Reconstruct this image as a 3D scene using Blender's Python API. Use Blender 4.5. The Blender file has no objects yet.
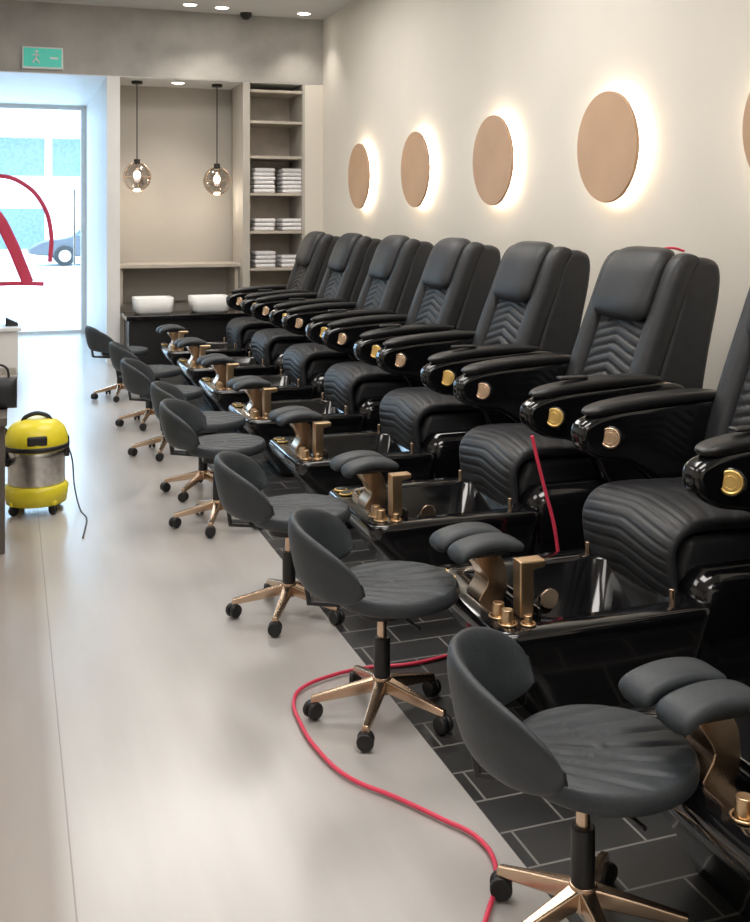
import bpy, bmesh, math, random
from mathutils import Vector, Matrix
random.seed(3)
S=bpy.context.scene
F=1050.0; X0=10.0; HY=217.0; H=1.56
PSI=math.atan((375-X0)/F); SN=math.sin(PSI); CS=math.cos(PSI)
# ------------- photo measurement helpers (only used to choose real world sizes) -------------
def XA(px,Y):
    a=px-X0
    return a*CS*Y/(F/CS-a*SN)
def ZA(py,X,Y):
    return H-(py-HY)*(X*SN+Y*CS)/F
def gpt(px,py,Z=.012):
    zz=F*(H-Z)/(py-HY); X=(px-X0)*CS*zz/F; return (X,(zz-X*SN)/CS,Z)
def wp(px,py,Y):
    X=XA(px,Y); return (X,Y,ZA(py,X,Y))
# ------------- materials -------------
def mat(name,col,rough=.5,metal=0,var=.0,scale=8,bump=0,emit=None,es=0,coat=0,bscale=None):
    m=bpy.data.materials.new(name); m.use_nodes=True
    nt=m.node_tree; b=nt.nodes['Principled BSDF']
    c=(*col,1)
    b.inputs['Roughness'].default_value=rough; b.inputs['Metallic'].default_value=metal
    b.inputs['Base Color'].default_value=c
    if coat: b.inputs['Coat Weight'].default_value=coat; b.inputs['Coat Roughness'].default_value=.06
    tc=nt.nodes.new('ShaderNodeTexCoord')
    n=nt.nodes.new('ShaderNodeTexNoise'); n.inputs['Scale'].default_value=scale; n.inputs['Detail'].default_value=4
    nt.links.new(tc.outputs['Object'],n.inputs['Vector'])
    r=nt.nodes.new('ShaderNodeValToRGB')
    r.color_ramp.elements[0].position=.3; r.color_ramp.elements[1].position=.7
    r.color_ramp.elements[0].color=tuple(max(0,x*(1-var)) for x in col)+(1,)
    r.color_ramp.elements[1].color=tuple(min(1,x*(1+var)) for x in col)+(1,)
    nt.links.new(n.outputs['Fac'],r.inputs['Fac']); nt.links.new(r.outputs['Color'],b.inputs['Base Color'])
    if bump:
        n2=nt.nodes.new('ShaderNodeTexNoise'); n2.inputs['Scale'].default_value=bscale or 120; n2.inputs['Detail'].default_value=3
        nt.links.new(tc.outputs['Object'],n2.inputs['Vector'])
        bp=nt.nodes.new('ShaderNodeBump'); bp.inputs['Strength'].default_value=bump; bp.inputs['Distance'].default_value=.01
        nt.links.new(n2.outputs['Fac'],bp.inputs['Height']); nt.links.new(bp.outputs['Normal'],b.inputs['Normal'])
    if emit:
        b.inputs['Emission Color'].default_value=(*emit,1); b.inputs['Emission Strength'].default_value=es
    return m
LEATHER=mat('black_leather',(.020,.021,.024),.5,0,.15,20,.12)
LEATHER2=mat('dark_grey_leather',(.025,.031,.037),.52,0,.15,20,.12)
GLOSS=mat('black_gloss_lacquer',(.005,.005,.006),.12,0,.1,5,coat=.4)
BLACKP=mat('black_plastic',(.012,.012,.013),.4,0,.1)
BRONZE=mat('rose_gold_metal',(.68,.50,.36),.27,1,.1)
GOLD=mat('gold_metal',(.85,.60,.22),.38,1,.1)
FAUC=mat('antique_gold_metal',(.66,.47,.29),.3,1,.1)
STEEL=mat('brushed_steel',(.6,.58,.55),.3,1,.15,30)
YEL=mat('yellow_plastic',(.78,.66,.03),.35,0,.05)
WALLR=mat('wall_paint_warm',(.70,.66,.59),.7,0,.02,2,.05)
WALLB=mat('wall_plaster_grey',(.40,.385,.36),.75,0,.14,3,.15,bscale=30)
NICHE=mat('niche_panel_beige',(.45,.42,.375),.6,0,.04,2)
WHITE=mat('white_paint',(.78,.78,.77),.5,0,.02)
CEIL=mat('ceiling_paint',(.66,.65,.64),.8,0,.03,2)
DISC=mat('tan_wood_panel',(.52,.335,.21),.55,0,.06,3)
WOOD=mat('shelf_wood',(.46,.41,.35),.5,0,.1,6)
DWOOD=mat('desk_dark_laminate',(.10,.085,.075),.5,0,.2,6)
TOWEL=mat('towel_cotton',(.75,.74,.76),.95,0,.06,30,.4)
RED=mat('red_rubber',(.75,.05,.11),.35,0,.05)
REDD=mat('red_vinyl',(.85,.05,.09),.4,0,.02)
GREEN=mat('exit_sign_green',(.05,.42,.32),.4,0,.02,emit=(.1,.75,.6),es=.25)
LEDM=mat('led_strip',(1,.95,.85),.5,emit=(1,.93,.78),es=22)
BULB=mat('lamp_diffuser',(1,.95,.85),.5,emit=(1,.93,.82),es=10)
FAC=mat('facade_render',(.80,.82,.84),.8,0,.05)
FWIN=mat('facade_window',(.13,.19,.25),.3,0,.2)
ASPH=mat('pavement',(.75,.77,.8),.85,0,.05,1)
CARM=mat('car_paint',(.08,.085,.10),.25,0,.05)
def glassmat(name,tint=(.93,.97,1),gl=.1):
    m=bpy.data.materials.new(name); m.use_nodes=True; nt=m.node_tree; nt.nodes.clear()
    o=nt.nodes.new('ShaderNodeOutputMaterial'); mx=nt.nodes.new('ShaderNodeMixShader')
    t=nt.nodes.new('ShaderNodeBsdfTransparent'); t.inputs['Color'].default_value=(*tint,1)
    g=nt.nodes.new('ShaderNodeBsdfGlossy'); g.inputs['Roughness'].default_value=.03
    lw=nt.nodes.new('ShaderNodeLayerWeight'); lw.inputs['Blend'].default_value=.25
    mm=nt.nodes.new('ShaderNodeMath'); mm.operation='MULTIPLY_ADD'; mm.inputs[1].default_value=.7; mm.inputs[2].default_value=gl
    nt.links.new(lw.outputs['Facing'],mm.inputs[0])
    nt.links.new(mm.outputs[0],mx.inputs['Fac']); nt.links.new(t.outputs[0],mx.inputs[1]); nt.links.new(g.outputs[0],mx.inputs[2])
    nt.links.new(mx.outputs[0],o.inputs['Surface']); return m
GLASS=glassmat('window_glass',gl=.03); SMOKE=glassmat('smoked_glass',(.62,.58,.55),.12)
def floor_mat():
    m=bpy.data.materials.new('floor_light_planks'); m.use_nodes=True; nt=m.node_tree; b=nt.nodes['Principled BSDF']
    tc=nt.nodes.new('ShaderNodeTexCoord')
    mp=nt.nodes.new('ShaderNodeMapping'); mp.inputs['Rotation'].default_value=(0,0,math.radians(90)); mp.inputs['Location'].default_value=(15,-.14,0)
    br=nt.nodes.new('ShaderNodeTexBrick'); br.inputs['Scale'].default_value=1; br.inputs['Brick Width'].default_value=40.0; br.inputs['Row Height'].default_value=1.3
    br.inputs['Mortar Size'].default_value=.0022; br.inputs['Color1'].default_value=(.49,.475,.465,1); br.inputs['Color2'].default_value=(.49,.475,.465,1); br.inputs['Mortar'].default_value=(.30,.27,.25,1)
    br.inputs['Mortar Smooth'].default_value=.3
    nt.links.new(tc.outputs['Object'],mp.inputs['Vector']); nt.links.new(mp.outputs['Vector'],br.inputs['Vector'])
    mp2=nt.nodes.new('ShaderNodeMapping'); mp2.inputs['Scale'].default_value=(5,.7,1)
    n=nt.nodes.new('ShaderNodeTexNoise'); n.inputs['Scale'].default_value=1.6; n.inputs['Detail'].default_value=6
    nt.links.new(tc.outputs['Object'],mp2.inputs['Vector']); nt.links.new(mp2.outputs['Vector'],n.inputs['Vector'])
    r=nt.nodes.new('ShaderNodeValToRGB'); r.color_ramp.elements[0].color=(.78,.76,.74,1); r.color_ramp.elements[1].color=(1.07,1.07,1.07,1)
    nt.links.new(n.outputs['Fac'],r.inputs['Fac'])
    mx=nt.nodes.new('ShaderNodeMixRGB'); mx.blend_type='MULTIPLY'; mx.inputs['Fac'].default_value=1
    nt.links.new(br.outputs['Color'],mx.inputs[1]); nt.links.new(r.outputs['Color'],mx.inputs[2])
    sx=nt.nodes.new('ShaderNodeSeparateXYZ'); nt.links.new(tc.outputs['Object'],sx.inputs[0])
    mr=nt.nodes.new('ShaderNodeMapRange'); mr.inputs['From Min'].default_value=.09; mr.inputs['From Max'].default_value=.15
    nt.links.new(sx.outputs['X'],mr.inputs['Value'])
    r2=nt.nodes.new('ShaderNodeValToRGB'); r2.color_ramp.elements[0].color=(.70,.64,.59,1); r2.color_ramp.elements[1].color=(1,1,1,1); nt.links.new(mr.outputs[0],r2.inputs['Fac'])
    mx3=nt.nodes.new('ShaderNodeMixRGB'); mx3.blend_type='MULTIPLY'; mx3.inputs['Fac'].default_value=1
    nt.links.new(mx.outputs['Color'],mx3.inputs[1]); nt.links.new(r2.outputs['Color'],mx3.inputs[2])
    nt.links.new(mx3.outputs['Color'],b.inputs['Base Color'])
    b.inputs['Roughness'].default_value=.36; b.inputs['Specular IOR Level'].default_value=.6
    b.inputs['Coat Weight'].default_value=.5; b.inputs['Coat Roughness'].default_value=.2
    return m
def tile_mat():
    m=bpy.data.materials.new('floor_black_tiles'); m.use_nodes=True; nt=m.node_tree; b=nt.nodes['Principled BSDF']
    tc=nt.nodes.new('ShaderNodeTexCoord')
    br=nt.nodes.new('ShaderNodeTexBrick'); br.inputs['Scale'].default_value=1; br.inputs['Brick Width'].default_value=.30; br.inputs['Row Height'].default_value=.15
    br.inputs['Mortar Size'].default_value=.0035; br.inputs['Color1'].default_value=(.020,.020,.021,1); br.inputs['Color2'].default_value=(.03,.029,.029,1); br.inputs['Mortar'].default_value=(.20,.19,.18,1)
    nt.links.new(tc.outputs['Object'],br.inputs['Vector']); nt.links.new(br.outputs['Color'],b.inputs['Base Color'])
    b.inputs['Roughness'].default_value=.4; return m
# ------------- mesh helpers -------------
def link(o,parent=None):
    S.collection.objects.link(o)
    if parent: o.parent=parent
    return o
def empty(name,loc=(0,0,0),rz=0):
    e=bpy.data.objects.new(name,None); e.empty_display_size=.1; e.location=loc; e.rotation_euler[2]=rz; return link(e)
def finish(bm,name,m,smooth=True,bevel=0,seg=3):
    bmesh.ops.recalc_face_normals(bm,faces=bm.faces)
    me=bpy.data.meshes.new(name); bm.to_mesh(me); bm.free(); me.materials.append(m)
    o=bpy.data.objects.new(name,me)
    for p in me.polygons: p.use_smooth=smooth
    if bevel:
        S.collection.objects.link(o)
        b=o.modifiers.new('b','BEVEL'); b.width=bevel; b.segments=seg; b.limit_method='ANGLE'; b.angle_limit=math.radians(35)
        o.modifiers.new('w','WEIGHTED_NORMAL')
        dg=bpy.context.evaluated_depsgraph_get(); me2=bpy.data.meshes.new_from_object(o.evaluated_get(dg))
        bpy.data.objects.remove(o); me2.name=name
        o=bpy.data.objects.new(name,me2)
    return o
def box(name,x0,x1,y0,y1,z0,z1,m,parent=None,bevel=0,seg=2,add=True):
    bm=bmesh.new(); bmesh.ops.create_cube(bm,size=1)
    for v in bm.verts:
        v.co=Vector(((x0+x1)/2+v.co.x*(x1-x0),(y0+y1)/2+v.co.y*(y1-y0),(z0+z1)/2+v.co.z*(z1-z0)))
    o=finish(bm,name,m,bevel>0,bevel,seg)
    return link(o,parent) if add else o
def prism(name,prof,y0,y1,m,parent=None,bevel=.02,seg=3,add=True):
    bm=bmesh.new(); a=[bm.verts.new((x,y0,z)) for x,z in prof]; b=[bm.verts.new((x,y1,z)) for x,z in prof]
    bm.faces.new(a); bm.faces.new(b[::-1]); n=len(prof)
    for i in range(n): bm.faces.new((a[i],b[i],b[(i+1)%n],a[(i+1)%n]))
    o=finish(bm,name,m,True,bevel,seg); return link(o,parent) if add else o
def smoothpath(pts,n):
    P=[Vector((p[0],0,p[1])) for p in pts]; P=[2*P[0]-P[1]]+P+[2*P[-1]-P[-2]]
    out=[]; segs=len(P)-3
    for i in range(n+1):
        t=i/n*segs; k=min(int(t),segs-1); f=t-k; a,b,c,d=P[k:k+4]
        out.append(.5*((2*b)+(c-a)*f+(2*a-5*b+4*c-d)*f*f+(3*b-a-3*c+d)*f**3))
    return out
def closedprof(pts,n=40):
    P=[Vector((p[0],0,p[1])) for p in pts]; L=len(P); out=[]
    for i in range(n):
        t=i/n*L; k=int(t); f=t-k; a,b,c,d=P[(k-1)%L],P[k%L],P[(k+1)%L],P[(k+2)%L]
        q=.5*((2*b)+(c-a)*f+(2*a-5*b+4*c-d)*f*f+(3*b-a-3*c+d)*f**3); out.append((q.x,q.z))
    return out
def rnd(v,p=8,k=.45): return max(.12,(1-min(1,abs(v))**p))**k
def padmesh(name,fn,m,Tf,Tb,nu=16,nv=16,p=6,q=2.2,pattern=None,parent=None,add=True):
    bm=bmesh.new()
    def sp(i,n): 
        s=-1+2*i/n; return .45*s+.55*math.sin(math.pi/2*s)
    fr=[];bk=[]
    for j in range(nv+1):
        v=sp(j,nv); rf=[];rb=[]
        for i in range(nu+1):
            u=sp(i,nu); c,nrm=fn(u,v); e=max(0,(1-abs(u)**p)*(1-abs(v)**p))**(1/q)
            pt=(pattern(u,v)*e if pattern else 0)
            border=i in(0,nu) or j in(0,nv)
            a=bm.verts.new(c+nrm*(Tf*e+pt)); rf.append(a); rb.append(a if border else bm.verts.new(c-nrm*Tb*e))
        fr.append(rf);bk.append(rb)
    for j in range(nv):
        for i in range(nu):
            for g in(fr,bk):
                vs=[g[j][i],g[j][i+1],g[j+1][i+1],g[j+1][i]]
                try: bm.faces.new(vs)
                except ValueError: pass
    o=finish(bm,name,m,True); return link(o,parent) if add else o
def pathpad(name,pts,y,hw,m,Tf,Tb,nu=14,nv=30,pattern=None,parent=None,p=6,q=2.2,add=True):
    P=smoothpath(pts,200)
    def fn(u,v):
        t=(v+1)/2*200; k=min(int(t),199); f=t-k; c=P[k].lerp(P[k+1],f)
        k0=max(k-6,0);k1=min(k+7,200); tg=(P[k1]-P[k0]).normalized()
        w=hw(v) if callable(hw) else hw
        return Vector((c.x,y+u*w,c.z)),Vector((-tg.z,0,tg.x))
    return padmesh(name,fn,m,Tf,Tb,nu,nv,p,q,pattern,parent,add)
def rrect(x0,x1,yh,z,r,n=5,y0=None):
    ya=-yh if y0 is None else y0; pts=[]
    for cx,cy,a0 in((x1-r,yh-r,0),(x0+r,yh-r,90),(x0+r,ya+r,180),(x1-r,ya+r,270)):
        for i in range(n+1):
            a=math.radians(a0+90*i/n); pts.append((cx+r*math.cos(a),cy+r*math.sin(a),z))
    return pts
def circ(cx,cy,z,r,n=28): return [(cx+r*math.cos(2*math.pi*i/n),cy+r*math.sin(2*math.pi*i/n),z) for i in range(n)]
def loft(name,loops,m,parent=None,caps=(True,True),bevel=0,smooth=True,add=True):
    bm=bmesh.new(); L=[[bm.verts.new(p) for p in l] for l in loops]; n=len(L[0])
    for a,b in zip(L,L[1:]):
        for i in range(n): bm.faces.new((a[i],a[(i+1)%n],b[(i+1)%n],b[i]))
    if caps[0]: bm.faces.new(L[0][::-1])
    if caps[1]: bm.faces.new(L[-1])
    o=finish(bm,name,m,smooth,bevel,2); return link(o,parent) if add else o
def cyl(name,c,axis,r,h,m,parent=None,r2=None,bevel=.003,n=24,add=True):
    bm=bmesh.new(); bmesh.ops.create_cone(bm,cap_ends=True,segments=n,radius1=r,radius2=r if r2 is None else r2,depth=h)
    M=Matrix.Translation(Vector(c))@Vector(axis).to_track_quat('Z','Y').to_matrix().to_4x4(); bmesh.ops.transform(bm,matrix=M,verts=bm.verts)
    o=finish(bm,name,m,True,bevel,2); return link(o,parent) if add else o
def torus(name,c,axis,R,r,m,parent=None,n=40,k=10,add=True):
    bm=bmesh.new(); vs=[]
    M=Matrix.Translation(Vector(c))@Vector(axis).to_track_quat('Z','Y').to_matrix().to_4x4()
    for i in range(n):
        a=2*math.pi*i/n; row=[]
        for j in range(k):
            b=2*math.pi*j/k; row.append(bm.verts.new(M@Vector(((R+r*math.cos(b))*math.cos(a),(R+r*math.cos(b))*math.sin(a),r*math.sin(b)))))
        vs.append(row)
    for i in range(n):
        for j in range(k): bm.faces.new((vs[i][j],vs[(i+1)%n][j],vs[(i+1)%n][(j+1)%k],vs[i][(j+1)%k]))
    o=finish(bm,name,m); return link(o,parent) if add else o
def sphere(name,c,r,m,parent=None,sc=(1,1,1),add=True):
    bm=bmesh.new(); bmesh.ops.create_uvsphere(bm,u_segments=32,v_segments=20,radius=r)
    for v in bm.verts: v.co=Vector((c[0]+v.co.x*sc[0],c[1]+v.co.y*sc[1],c[2]+v.co.z*sc[2]))
    o=finish(bm,name,m); return link(o,parent) if add else o
def tube(name,pts,r,m,parent=None,cyc=False,add=True,res=8):
    cu=bpy.data.curves.new(name,'CURVE'); cu.dimensions='3D'; cu.bevel_depth=r; cu.bevel_resolution=3; cu.resolution_u=res; cu.use_fill_caps=True
    s=cu.splines.new('BEZIER'); s.bezier_points.add(len(pts)-1)
    for b,p in zip(s.bezier_points,pts): b.co=p; b.handle_left_type=b.handle_right_type='AUTO'
    s.use_cyclic_u=cyc
    o=bpy.data.objects.new(name,cu); S.collection.objects.link(o)
    dg=bpy.context.evaluated_depsgraph_get(); me=bpy.data.meshes.new_from_object(o.evaluated_get(dg)); bpy.data.objects.remove(o)
    me.materials.clear(); me.materials.append(m)
    for p in me.polygons: p.use_smooth=True
    o=bpy.data.objects.new(name,me); return link(o,parent) if add else o
def join(name,objs,parent=None):
    bm=bmesh.new(); mats=[]
    for o in objs:
        me=o.data; mi=len(mats)
        if me.materials[0] in mats: mi=mats.index(me.materials[0])
        else: mats.append(me.materials[0])
        n0=len(bm.faces); bm.from_mesh(me); bm.faces.ensure_lookup_table()
        for f in bm.faces[n0:]: f.material_index=mi
    me=bpy.data.meshes.new(name); bm.to_mesh(me); bm.free()
    for m in mats: me.materials.append(m)
    for o in objs: bpy.data.objects.remove(o)
    return link(bpy.data.objects.new(name,me),parent)
# ------------- room -------------
XW=3.35; YB=11.43; YD=14.6; ZC=3.79; ZS=3.05; XL=-3.4
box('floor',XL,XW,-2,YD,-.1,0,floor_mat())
box('floor_black_tile_strip',1.17,XW,-2,YB,0,.004,tile_mat())
box('ceiling',XL,XW,-2,YB,ZC,ZC+.1,CEIL)
box('wall_right',XW,XW+.12,-2,YD,-.1,ZC+.1,WALLR)
box('wall_left',XL-.12,XL,-2,YD,-.1,ZC+.1,WALLR)
box('wall_front',XL-.12,XW+.12,-2.12,-2,-.1,ZC+.1,WALLR)
box('wall_bulkhead',XL,XW,YB,YD+.15,ZS+.01,ZC+.1,WALLB)
xp0=XA(107,YB); xp1=XA(120,YB)
box('ceiling_niche',XL,XW,YB+.01,YD,ZS,ZS+.01,WHITE)
box('wall_partition',xp0,xp1,YB,YD+.1,0,ZS,WHITE)
xs0=XA(243,YB); xs1=XA(305,YB); YN=YB+.75
box('wall_back',xp1,XW,YN,YN+.12,0,ZS,NICHE)
box('wall_back_stub',xs1,XW,YB,YN,0,ZS,WALLR)
box('baseboard_right',XW-.015,XW,-2,YB,.004,.12,WHITE)
d=empty('door_1')
for a,b in((xp0-.07,xp0),(-.45,-.37),(-2.0,-1.92)): box('frame_post',a,b,YD,YD+.07,0,ZS,WHITE,d)
for a,b in((0,.05),(2.99,ZS)): box('frame_rail',-2.0,xp0,YD+.005,YD+.065,a,b,WHITE,d)
box('glass_pane',-1.95,xp0-.03,YD+.03,YD+.036,.05,3.0,GLASS,d)
tube('door_pull',[(xp0-.16,YD-.0,.9),(xp0-.16,YD-.06,.95),(xp0-.16,YD-.06,1.9),(xp0-.16,YD-.0,1.95)],.015,STEEL,d)
box('wall_back_left',XL,-2.0,YD,YD+.12,0,ZS,WALLR)
def gp(px,py): return wp(px,py,YD+.02)
L=[tube('a',[gp(*p) for p in((-45,196),(-22,180),(0,176),(22,183),(42,203),(51,232),(50,262))],.03,REDD,add=False),
tube('b',[gp(*p) for p in((-22,200),(-5,214),(10,240),(22,268),(28,283))],.08,REDD,add=False),
tube('c',[gp(*p) for p in((-22,200),(-34,240),(-45,283))],.03,REDD,add=False),
tube('e',[gp(*p) for p in((-2,284),(20,283.5),(44,284))],.03,REDD,add=False)]
for o in L:
    for v in o.data.vertices: v.co.y=YD+.024+(v.co.y-YD-.02)*.06
join('glass_lettering',L,d)
ex=empty('exit_sign'); a,b=XA(22,YB-.03),XA(63,YB-.03); zt,zb=ZA(46,0,YB),ZA(68,0,YB)
box('sign_housing',a,b,YB-.05,YB-.001,zb,zt,WHITE,ex,.006); box('sign_face',a+.015,b-.015,YB-.056,YB-.05,zb+.02,zt-.015,GREEN,ex)
box('arrow',b-.13,b-.05,YB-.06,YB-.056,(zb+zt)/2-.01,(zb+zt)/2+.01,WHITE,ex)
w=(a+b)/2-.06
sphere('figure_head',(w,YB-.058,zt-.05),.016,WHITE,ex,(1,.2,1)); tube('figure_body',[(w,YB-.058,zt-.07),(w-.01,YB-.058,zt-.12),(w-.04,YB-.058,zt-.17)],.009,WHITE,ex); tube('figure_leg',[(w-.01,YB-.058,zt-.12),(w+.03,YB-.058,zt-.17)],.009,WHITE,ex); tube('figure_arm',[(w-.04,YB-.058,zt-.09),(w,YB-.058,zt-.085),(w+.035,YB-.058,zt-.1)],.007,WHITE,ex)
def downlight(x,y,z,en=42):
    e=empty('recessed_downlight',(x,y,z)); torus('trim_ring',(0,0,-.004),(0,0,1),.075,.008,WHITE,e); cyl('lamp',(0,0,-.006),(0,0,1),.066,.010,BULB,e,bevel=0)
    l=bpy.data.lights.new('spot','SPOT'); l.energy=en; l.spot_size=math.radians(95); l.spot_blend=.8; l.color=(1,.93,.84); l.shadow_soft_size=.05
    o=bpy.data.objects.new('spot',l); o.location=(0,0,-.02); link(o,e)
for px,py in((190,4),(222,7),(304,13)):
    p=gpt(px,py,ZC); downlight(p[0],min(p[1],YB-.15),ZC)
downlight(XA(178,YB+.25),YB+.25,ZS,28)
q=gpt(246,13,ZC); sphere('security_dome_camera',(q[0],q[1],ZC-.01),.065,BLACKP)
for x,y,e in((1.5,9.0,72),(1.5,5.6,76),(1.1,2.2,72),(-1.4,7.4,40),(-1.4,3.2,38),(1.0,-.8,55)):  # out-of-view area panels under the ceiling, added as general room fill
    p=empty('added_fill_panel',(x,y,ZC)); box('fill_panel_frame',-.92,.92,-.62,.62,-.03,0,WHITE,p)
    l=bpy.data.lights.new('fill_panel_light','AREA'); l.shape='RECTANGLE'; l.size=1.8; l.size_y=1.2; l.energy=e; l.color=(1,.955,.90)
    o=bpy.data.objects.new('fill_panel_light',l); o.location=(0,0,-.035); link(o,p)
zd=ZA(147,3.29,5.32)
for i in range(5):
    y=3.79+1.529*i
    e=empty('backlit_round_wall_panel',(XW,y,zd)); cyl('disc',(-.075,0,0),(1,0,0),.323,.022,DISC,e,n=64,bevel=.003)
    torus('led_ring',(-.050,0,0),(1,0,0),.298,.008,LEDM,e,64,8)
    for a in range(4): cyl('standoff',(-.033,.2*math.cos(a*1.571+.78),.2*math.sin(a*1.571+.78)),(1,0,0),.012,.065,STEEL,e)
sh=empty('shelf_unit'); y0,y1=YB,YB+.6
box('side_left',xs0,xs0+.08,y0,y1,0,ZS,NICHE,sh,.003); box('side_right',xs1-.03,xs1,y0,y1,0,ZS,NICHE,sh,.003); box('back_panel',xs0,xs1,y1-.02,y1,0,ZS,WOOD,sh)
zs=[ZA(p,2.8,YB) for p in(90,121,156,193,231,268)]+[.6,.1]
for z in zs: box('shelf_board',xs0+.08,xs1-.03,y0+.02,y1-.02,z-.03,z,WOOD,sh,.003)
def towels(x,y,z,n,w):
    obs=[]
    for i in range(n):
        obs.append(box('t',x-w/2+random.uniform(-.008,.008),x+w/2+random.uniform(-.008,.008),y,y+.3,z+i*.047+.001,z+i*.047+.045,TOWEL,bevel=.019,seg=3,add=False))
    join('towel_stack',obs)
for px,k,n in((264,3,6),(292,3,6),(264,4,3),(292,4,3),(265,5,4),(291,5,3)):
    towels(XA(px,YB+.1),YB+.06,zs[k],n,.245)
lg=empty('wall_counter'); zl=ZA(264,1.7,YB+.2); box('counter_top',xp1,xs0,YB+.15,YN-.002,zl-.04,zl,WOOD,lg,.004)
box('counter_back',xp1,xs0,YN-.07,YN-.002,.6,zl-.04,NICHE,lg); box('bracket',xs0-.05,xs0-.01,YB+.2,YN-.07,.6,zl-.04,WOOD,lg); box('bracket',xp1+.01,xp1+.05,YB+.2,YN-.07,.6,zl-.04,WOOD,lg)
zb=ZA(314,1.7,YB-.45)
bn=empty('low_black_bench'); box('bench_top',xp1+.01,xs0+.35,YB-.55,YB-.02,zb-.05,zb,GLOSS,bn,.006); box('bench_body',xp1+.04,xs0+.3,YB-.5,YB-.02,.004,zb-.05,BLACKP,bn,.004)
for px in(153,209):
    x=XA(px,YB-.3); e=empty('white_square_basin',(x,YB-.28,zb)); loft('bowl',[rrect(-.15,.15,.15,.0,.04),rrect(-.19,.19,.17,.03,.05),rrect(-.2,.2,.18,.17,.05),rrect(-.185,.185,.165,.17,.045),rrect(-.17,.17,.15,.04,.04)],WHITE,e)
for px,py in((137,177),(217,181)):
    y=YB+.3; x=XA(px,y); z=ZA(py,x,y); r=.155
    e=empty('globe_pendant_lamp',(x,y,0)); cyl('ceiling_rose',(0,0,ZS-.015),(0,0,1),.06,.03,BLACKP,e); cyl('cord',(0,0,(ZS+z+r)/2),(0,0,1),.006,ZS-z-r,BLACKP,e,bevel=0,n=8)
    sphere('glass_globe',(0,0,z),r,SMOKE,e); cyl('cap',(0,0,z+r+.01),(0,0,1),.035,.06,BLACKP,e)
    for k in range(3): torus('wire_ring',(0,0,z),(math.cos(k*1.047),math.sin(k*1.047),0),r+.002,.0035,BRONZE,e,40,6)
    torus('wire_ring',(0,0,z),(0,0,1),r+.002,.0035,BRONZE,e,40,6)
    sphere('bulb',(0,0,z+.02),.038,BULB,e,(1,1,1.3))
    l=bpy.data.lights.new('glow','POINT'); l.energy=4; l.color=(1,.88,.72); l.shadow_soft_size=.06; o=bpy.data.objects.new('glow',l); o.location=(0,0,z-.22); link(o,e)
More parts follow.
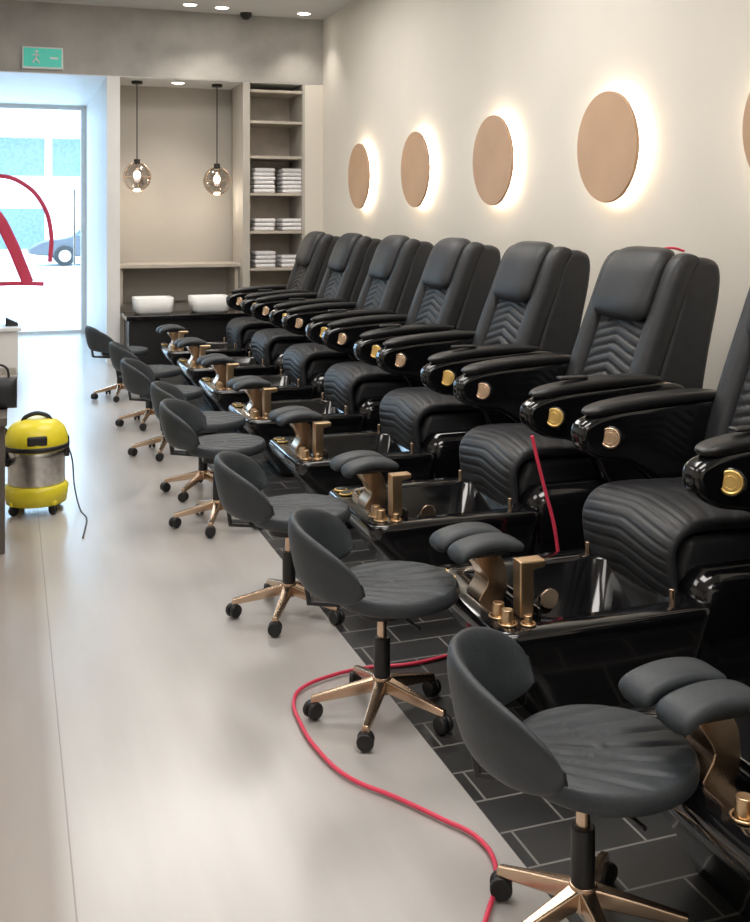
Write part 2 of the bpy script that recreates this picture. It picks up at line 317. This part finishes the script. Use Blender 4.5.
# ------------- pedicure chair prototype -------------
def chair_parts():
    o=[]
    A=lambda ob:o.append(ob)
    A(loft('basin',[rrect(1.54,2.0,.24,.004,.05),rrect(1.52,2.02,.25,.05,.06),rrect(1.42,2.04,.29,.20,.08),rrect(1.325,2.05,.312,.30,.07),rrect(1.31,2.05,.32,.34,.06),rrect(1.315,2.05,.318,.362,.06),rrect(1.325,2.04,.31,.368,.06),rrect(1.49,1.99,.235,.368,.06),rrect(1.50,1.98,.225,.358,.06),rrect(1.54,1.95,.2,.15,.06)],GLOSS,add=False))
    A(box('basin_glass_edge',1.485,1.495,-.22,.22,.367,.395,GLOSS,bevel=.003,add=False))
    A(prism('faucet_body',[(1.43,.368),(1.475,.368),(1.475,.508),(1.515,.515),(1.515,.535),(1.43,.535)],-.21,-.16,FAUC,bevel=.005,add=False))
    for x,y,r,h in((1.375,-.235,.020,.045),(1.375,-.175,.020,.045),(1.43,-.26,.014,.03)):
        A(cyl('tap_knob',(x,y,.368+h/2),(0,0,1),r,h,FAUC,r2=r*.85,add=False)); A(torus('knob_ring',(x,y,.372),(0,0,1),r+.006,.004,FAUC,n=20,k=6,add=False))
    for y in(.245,.175):
        A(cyl('control_button',(1.36,y,.374),(0,0,1),.022,.014,BLACKP,add=False)); A(torus('button_ring',(1.36,y,.374),(0,0,1),.025,.004,GOLD,n=20,k=6,add=False))
    A(prism('footrest_bracket',closedprof([(1.37,.368),(1.40,.43),(1.36,.50),(1.39,.53),(1.44,.51),(1.465,.45),(1.455,.368)],28),-.05,.05,BRONZE,bevel=.004,add=False))
    for y in(-.25,.25): A(cyl('rim_post',(1.93,y,.388),(0,0,1),.009,.05,BRONZE,add=False))
    A(cyl('jet_cap',(1.75,.20,.25),(0,1,0),.035,.012,BRONZE,add=False))
    for y,s in((-.055,0),(.07,.01)):
        A(pathpad('foot_pad',[(1.28-s,.508),(1.31-s,.537),(1.38-s,.553),(1.45-s,.550),(1.51-s,.534)],y,lambda v:(.052+.010*v*v)*rnd(v),LEATHER2,.020,.022,14,24,p=4,add=False))
    A(box('foot_pad_plate',1.33,1.46,-.085,.10,.517,.530,BLACKP,bevel=.004,add=False))
    for q in o: q.data.transform(Matrix.Translation((0,-.09,0)))
    n0=len(o)
    A(loft('pedestal',[rrect(2.02,2.86,.27,.004,.06),rrect(2.02,2.89,.30,.10,.07),rrect(2.02,2.92,.31,.36,.08),rrect(2.05,2.90,.29,.44,.08)],GLOSS,add=False))
    A(prism('seat_box',[(2.03,.34),(2.02,.44),(2.06,.53),(2.62,.53),(2.62,.40),(2.3,.34)],-.225,.225,LEATHER,bevel=.03,add=False))
    def chev(f,amp,sl,um=.93):
        def g(u,v):
            if abs(u)>um: return 0
            t=(v*f+abs(u)*sl)%1; return -amp*(math.exp(-((t-.5)/.10)**2)) 
        return g
    A(pathpad('seat_cushion',[(2.0,.31),(1.985,.42),(1.985,.50),(2.03,.555),(2.12,.572),(2.35,.565),(2.62,.57)],0,.24,LEATHER,.03,.04,28,130,chev(7,.007,1.0),add=False))
    A(prism('back_shell',closedprof([(2.56,.48),(2.60,.66),(2.68,.90),(2.765,1.14),(2.82,1.31),(2.87,1.37),(2.95,1.375),(3.00,1.33),(2.995,1.20),(2.94,.95),(2.89,.68),(2.85,.46),(2.70,.42)],48),-.265,.265,LEATHER,bevel=.035,seg=4,add=False))
    P=[(2.52,.58),(2.575,.74),(2.655,.95),(2.73,1.15),(2.80,1.34)]
    A(pathpad('back_panel',P,0,.185,LEATHER,.04,.06,30,150,chev(10,.016,1.3,.88),add=False))
    for s in(-1,1):
        A(pathpad('back_bolster',[(2.535,.60),(2.57,.74),(2.645,.95),(2.725,1.15),(2.80,1.33),(2.87,1.38)],s*.225,lambda v:.052,LEATHER,.05,.06,10,30,add=False,p=4))
    A(pathpad('head_pillow',[(2.675,1.09),(2.665,1.14),(2.70,1.23),(2.74,1.32),(2.79,1.375),(2.86,1.39)],0,lambda v:(.195-.02*max(0,v)**2)*rnd(v,6,.22),LEATHER,.048,.05,20,28,add=False,p=4))
    prof=closedprof([(1.985,.77),(2.03,.81),(2.15,.835),(2.4,.85),(2.66,.86),(2.76,.80),(2.76,.60),(2.72,.42),(2.50,.38),(2.37,.44),(2.30,.56),(2.20,.63),(2.08,.655),(2.00,.70)],56)
    ax=Vector((-.66,-.74,.12)).normalized()
    for s in(-1,1):
        y=s*.305
        A(prism('arm',prof,y-.045,y+.045,GLOSS,bevel=.028,seg=4,add=False))
        A(pathpad('arm_pad',[(2.02,.83),(2.12,.85),(2.3,.868),(2.5,.875),(2.64,.87)],y,lambda v:(.05-.008*max(0,-v)**2)*rnd(v),BLACKP,.016,.03,10,24,add=False,p=4))
        c=Vector((2.12,s*.345-.035,.738))
        A(cyl('cup_boss',c,ax,.046,.07,GLOSS,add=False,bevel=.008))
        g=GOLD if s<0 else BRONZE
        A(torus('cup_ring',c+ax*.037,ax,.034,.006,g,n=28,k=8,add=False)); A(cyl('cup_disc',c+ax*.037,ax,.030,.008,g,add=False,bevel=.002))
        A(torus('cup_inner_ring',c+ax*.041,ax,.020,.0015,g,n=24,k=6,add=False))
    A(box('remote_control',2.15,2.28,-.325,-.285,.884,.897,BLACKP,bevel=.005,add=False))
    for q in o[n0:]:
        if not q.name.startswith('cup'): q.data.transform(Matrix.Diagonal((1,1.13,1,1)))
    return o
def stool_parts():
    o=[];A=lambda ob:o.append(ob)
    bm=bmesh.new(); nr=26; na=168
    top=bm.verts.new((0,0,.405)); last=None
    def R(a): return .192*(1+.04*math.cos(a))
    def zt(x,y,f):
        d=math.atan2(y,x+.36); t=(d*7.5+.5)%1; g=-.009*math.exp(-((t-.5)/.12)**2)*min(1,max(0,(x+.14)/.05))*(1-f**8)
        return .405+.014*f*f-.014*f**6+g
    for k in range(1,nr+1):
        f=math.sin(k/nr*math.pi/2)*.985; ring=[]
        for i in range(na):
            a=2*math.pi*i/na; x=R(a)*f*math.cos(a); y=R(a)*f*math.sin(a); ring.append(bm.verts.new((x,y,zt(x,y,f))))
        if last is None:
            for i in range(na): bm.faces.new((top,ring[i],ring[(i+1)%na]))
        else:
            for i in range(na): bm.faces.new((last[i],ring[i],ring[(i+1)%na],last[(i+1)%na]))
        last=ring
    for f,z in((1.02,.397),(1.04,.382),(1.03,.366),(.99,.358),(.9,.354),(.4,.352)):
        ring=[bm.verts.new((R(2*math.pi*i/na)*f*math.cos(2*math.pi*i/na),R(2*math.pi*i/na)*f*math.sin(2*math.pi*i/na),z)) for i in range(na)]
        for i in range(na): bm.faces.new((last[i],ring[i],ring[(i+1)%na],last[(i+1)%na]))
        last=ring
    bm.faces.new(last); s=finish(bm,'seat',LEATHER2); s.data.transform(Matrix.Translation((.035,0,.018))); A(s)
    def fn(u,v):
        a=math.pi+u*math.radians(73); hh=.104*(1-.34*u*u)*rnd(u,7,.5); zc=.530-.05*u*u; r=.238+.04*(v+1)/2
        n=Vector((math.cos(a),math.sin(a),-.15)).normalized()
        return Vector((r*math.cos(a),r*math.sin(a),zc+v*hh)),n
    A(padmesh('backrest',fn,LEATHER2,.026,.022,48,18,p=2.8,q=2,add=False))
    A(prism('back_bracket',[(-.02,.345),(-.235,.365),(-.25,.47),(-.237,.47),(-.222,.377),(-.02,.36)],-.03,.03,BLACKP,bevel=.003,add=False))
    A(cyl('seat_plate',(.0,0,.348),(0,0,1),.08,.045,BLACKP,add=False))
    A(cyl('gas_lift_sleeve',(0,0,.18),(0,0,1),.026,.14,BLACKP,add=False)); A(cyl('gas_lift_rod',(0,0,.28),(0,0,1),.015,.12,BRONZE,add=False)); A(cyl('hub',(0,0,.105),(0,0,1),.036,.05,BRONZE,r2=.03,add=False))
    A(tube('height_lever',[(0,0,.335),(.06,-.08,.335),(.1,-.14,.325)],.005,BLACKP,add=False))
    for k in range(5):
        a=2*math.pi*k/5+.62; c,s=math.cos(a),math.sin(a)
        leg=loft('leg',[[(.02,-.018,.085),(.02,.018,.085),(.02,.018,.125),(.02,-.018,.125)],[(.12,-.015,.068),(.12,.015,.068),(.12,.013,.10),(.12,-.013,.10)],[(.222,-.012,.052),(.222,.012,.052),(.222,.010,.074),(.222,-.010,.074)]],BRONZE,bevel=.005,add=False)
        leg.data.transform(Matrix.Rotation(a,4,'Z')); A(leg)
        px,py=.215*c,.215*s
        A(cyl('caster_stem',(px,py,.052),(0,0,1),.007,.03,BLACKP,add=False))
        b=a+k*1.1; d=(math.cos(b),math.sin(b),0)
        for sg in(-1,1): A(cyl('caster_wheel',(px+d[0]*sg*.013,py+d[1]*sg*.013,.030),d,.026,.018,BLACKP,bevel=.005,add=False))
        A(sphere('caster_hood',(px,py,.04),.018,BLACKP,add=False))
    return o
def instance(name,parts,loc,rz=0,star=0):
    e=empty(name,loc,rz)
    for p in parts:
        nm=p.data.name.split('.')[0]
        o=bpy.data.objects.new(nm,p.data); link(o,e)
        if star and (nm.startswith('leg') or nm.startswith('caster')): o.rotation_euler[2]=star
    return e
cp=chair_parts(); st=stool_parts()
for k in range(-1,7): instance('pedicure_spa_chair',cp,(0,3.10+1.11*k,0))
for px,py,r,sr in ((583,893,-20,-41),(382,683,-14,0),(289,588,-10,0),(218,504,-14,12),(203,474,-6,-15),(166,438,-8,8),(149,411,0,0),(120,386,5,0)):
    x,y,z=gpt(px,py,.105); instance('salon_stool',st,(x,y,.0 if x<1.17 else .004),math.radians(r),math.radians(sr))
for p in cp+st: bpy.data.objects.remove(p)
# ------------- vacuum -------------
p=gpt(37,515,.0); v=empty('wet_dry_vacuum',(p[0],p[1]+.1,0))
loft('base',[circ(0,0,.045,.13),circ(0,0,.05,.155),circ(0,0,.13,.165),circ(0,0,.15,.15)],YEL,v)
loft('steel_drum',[circ(0,0,.145,.142),circ(0,0,.16,.146),circ(0,0,.30,.146),circ(0,0,.33,.15),circ(0,0,.335,.14)],STEEL,v)
loft('motor_head',[circ(0,0,.33,.155),circ(0,0,.35,.165),circ(0,0,.39,.162),circ(0,0,.44,.145),circ(0,0,.47,.115),circ(0,0,.49,.07)],YEL,v)
loft('black_band',[circ(0,0,.335,.166),circ(0,0,.34,.17),circ(0,0,.355,.17),circ(0,0,.36,.166)],BLACKP,v)
tube('handle',[(-.08,-.02,.46),(-.05,-.02,.505),(.05,-.02,.505),(.08,-.02,.46)],.012,BLACKP,v)
box('switch_panel',-.05,.05,-.165,-.12,.37,.42,BLACKP,v,.01)
for s in(-1,1): box('latch',s*.155-.012,s*.155+.012,-.03,.03,.28,.39,BLACKP,v,.006)
for k in range(4):
    a=k*math.pi/2+.6; cyl('caster_wheel',(.14*math.cos(a),.14*math.sin(a),.028),(math.sin(a),-math.cos(a),0),.028,.022,BLACKP,v,bevel=.005); box('caster_arm',.14*math.cos(a)-.02,.14*math.cos(a)+.02,.14*math.sin(a)-.02,.14*math.sin(a)+.02,.05,.075,YEL,v,.006)
tube('hose',[(-.14,-.05,.27),(-.22,-.1,.3),(-.26,-.02,.42),(-.2,.12,.44),(-.12,.18,.3),(-.1,.2,.05)],.02,BLACKP,v)
tube('power_cord',[(.1,.1,.4),(.17,.08,.3),(.20,.05,.08),(.22,-.1,.006),(.24,-.25,.006),(.22,-.45,.006),(.2,-.6,.006)],.004,BLACKP,v)
# ------------- left side counters -------------
d=empty('manicure_desk'); yy=5.35; xr=XA(5,yy)
box('side_panel',xr-.04,xr,yy-.2,yy+.2,0,.60,DWOOD,d,.004); box('desk_top',xr-1.1,xr+.01,yy-.25,yy+.25,.60,.64,DWOOD,d,.004); box('side_panel',xr-1.09,xr-1.05,yy-.2,yy+.2,0,.60,DWOOD,d,.004); box('back_panel',xr-1.05,xr-.04,yy+.16,yy+.2,.1,.60,DWOOD,d)
hb=empty('black_handbag',(xr-.03,yy,.64)); padmesh('bag_body',lambda u,v:(Vector((u*.085,0,.075+v*.075)),Vector((0,-1,0))),LEATHER,.05,.05,12,12,p=4,parent=hb); tube('bag_handle',[(-.05,0,.13),(-.03,0,.20),(.03,0,.20),(.05,0,.13)],.006,LEATHER,hb)
yy=11.3; c=empty('reception_counter'); xr=XA(21,yy); box('counter_body',xr-1.2,xr-.03,yy-.3,yy+.1,0,.43,WHITE,c,.006); box('counter_top',xr-1.22,xr,yy-.34,yy+.12,.43,.465,WHITE,c,.006); box('kick_plate',xr-1.18,xr-.05,yy-.31,yy-.3,.0,.07,STEEL,c)
pr=empty('card_reader',(xr-.09,yy-.1,.465)); prism('housing',[(-.06,0),(.06,0),(.06,.03),(-.06,.09)],-.06,.06,BLACKP,pr,.006)
# ------------- red cord -------------
tube('red_power_cord',[gpt(*p) for p in((470,960),(487,915),(496,868),(478,838),(440,818),(395,797),(350,778),(318,750),(300,722),(294,700),(302,688),(330,676),(365,668),(410,664),(450,655))],.0062,RED)
tube('red_hanging_hose',[wp(532,436,3.60),wp(537,458,3.60),wp(545,490,3.60),wp(554,525,3.60),wp(560,570,3.60),(2.03,3.60,.02),(1.95,3.62,.012)],.007,RED)
tube('red_cable_tie',[wp(390,253,7.45),wp(397,248,7.45),wp(404,243,7.45),wp(412,247,7.45)],.008,RED)
tube('red_cable_tie',[wp(652,255,4.25),wp(660,250,4.25),wp(672,248,4.2),wp(684,251,4.2)],.006,RED)
# ------------- exterior -------------
box('ground_street',-40,40,YD+.12,70,-.12,-.02,ASPH)
b=empty('street_building'); box('facade',-30,25,44,48,-.02,10,FAC,b)
for i in range(12): 
    x=-14+i*2.6; box('window_band',x,x+2.3,43.9,44,3.2,4.7,FWIN,b)
    if i%3: box('shop_glass',x,x+2.3,43.9,44,.3,1.9,FWIN,b)
box('awning',-30,25,42.8,44,5.1,5.5,FAC,b)
cx=XA(38,36)
cr=empty('parked_car',(cx,36,-.02)); prism('car_body',closedprof([(0,.35),(.05,.75),(1.0,.95),(1.6,1.4),(3.0,1.42),(3.9,.98),(4.3,.9),(4.35,.35)],40),-.85,.85,CARM,cr,.06)
prism('side_glass',[(1.15,.98),(1.68,1.33),(2.9,1.35),(3.6,.98)],-.87,.87,FWIN,cr,.01)
for x in(.8,3.5):
    for y in(-.8,.8): cyl('wheel',(x,y,.33),(0,1,0),.33,.22,BLACKP,cr); cyl('wheel_hub',(x,y*1.15,.33),(0,1,0),.19,.04,STEEL,cr)
w=bpy.data.worlds.new('World'); S.world=w; w.use_nodes=True; bg=w.node_tree.nodes['Background']
bg.inputs['Color'].default_value=(.60,.82,1,1); bg.inputs['Strength'].default_value=8
pl=bpy.data.lights.new('door_portal','AREA'); pl.shape='RECTANGLE'; pl.size=2.9; pl.size_y=3.0; pl.cycles.is_portal=True
po=bpy.data.objects.new('door_portal',pl); po.location=(-.45,YD+.1,1.55); po.rotation_euler=(math.radians(-90),0,0); link(po)
cam=bpy.data.cameras.new('camera'); cam.sensor_fit='HORIZONTAL'; cam.sensor_width=36; cam.lens=36*F/750; cam.shift_y=-(461-HY)/750
co=bpy.data.objects.new('camera',cam); co.location=(0,0,H); co.rotation_euler=(math.radians(90),0,-PSI); link(co); S.camera=co
cam.clip_start=.05
S.view_settings.view_transform='Standard'
S.view_settings.exposure=0
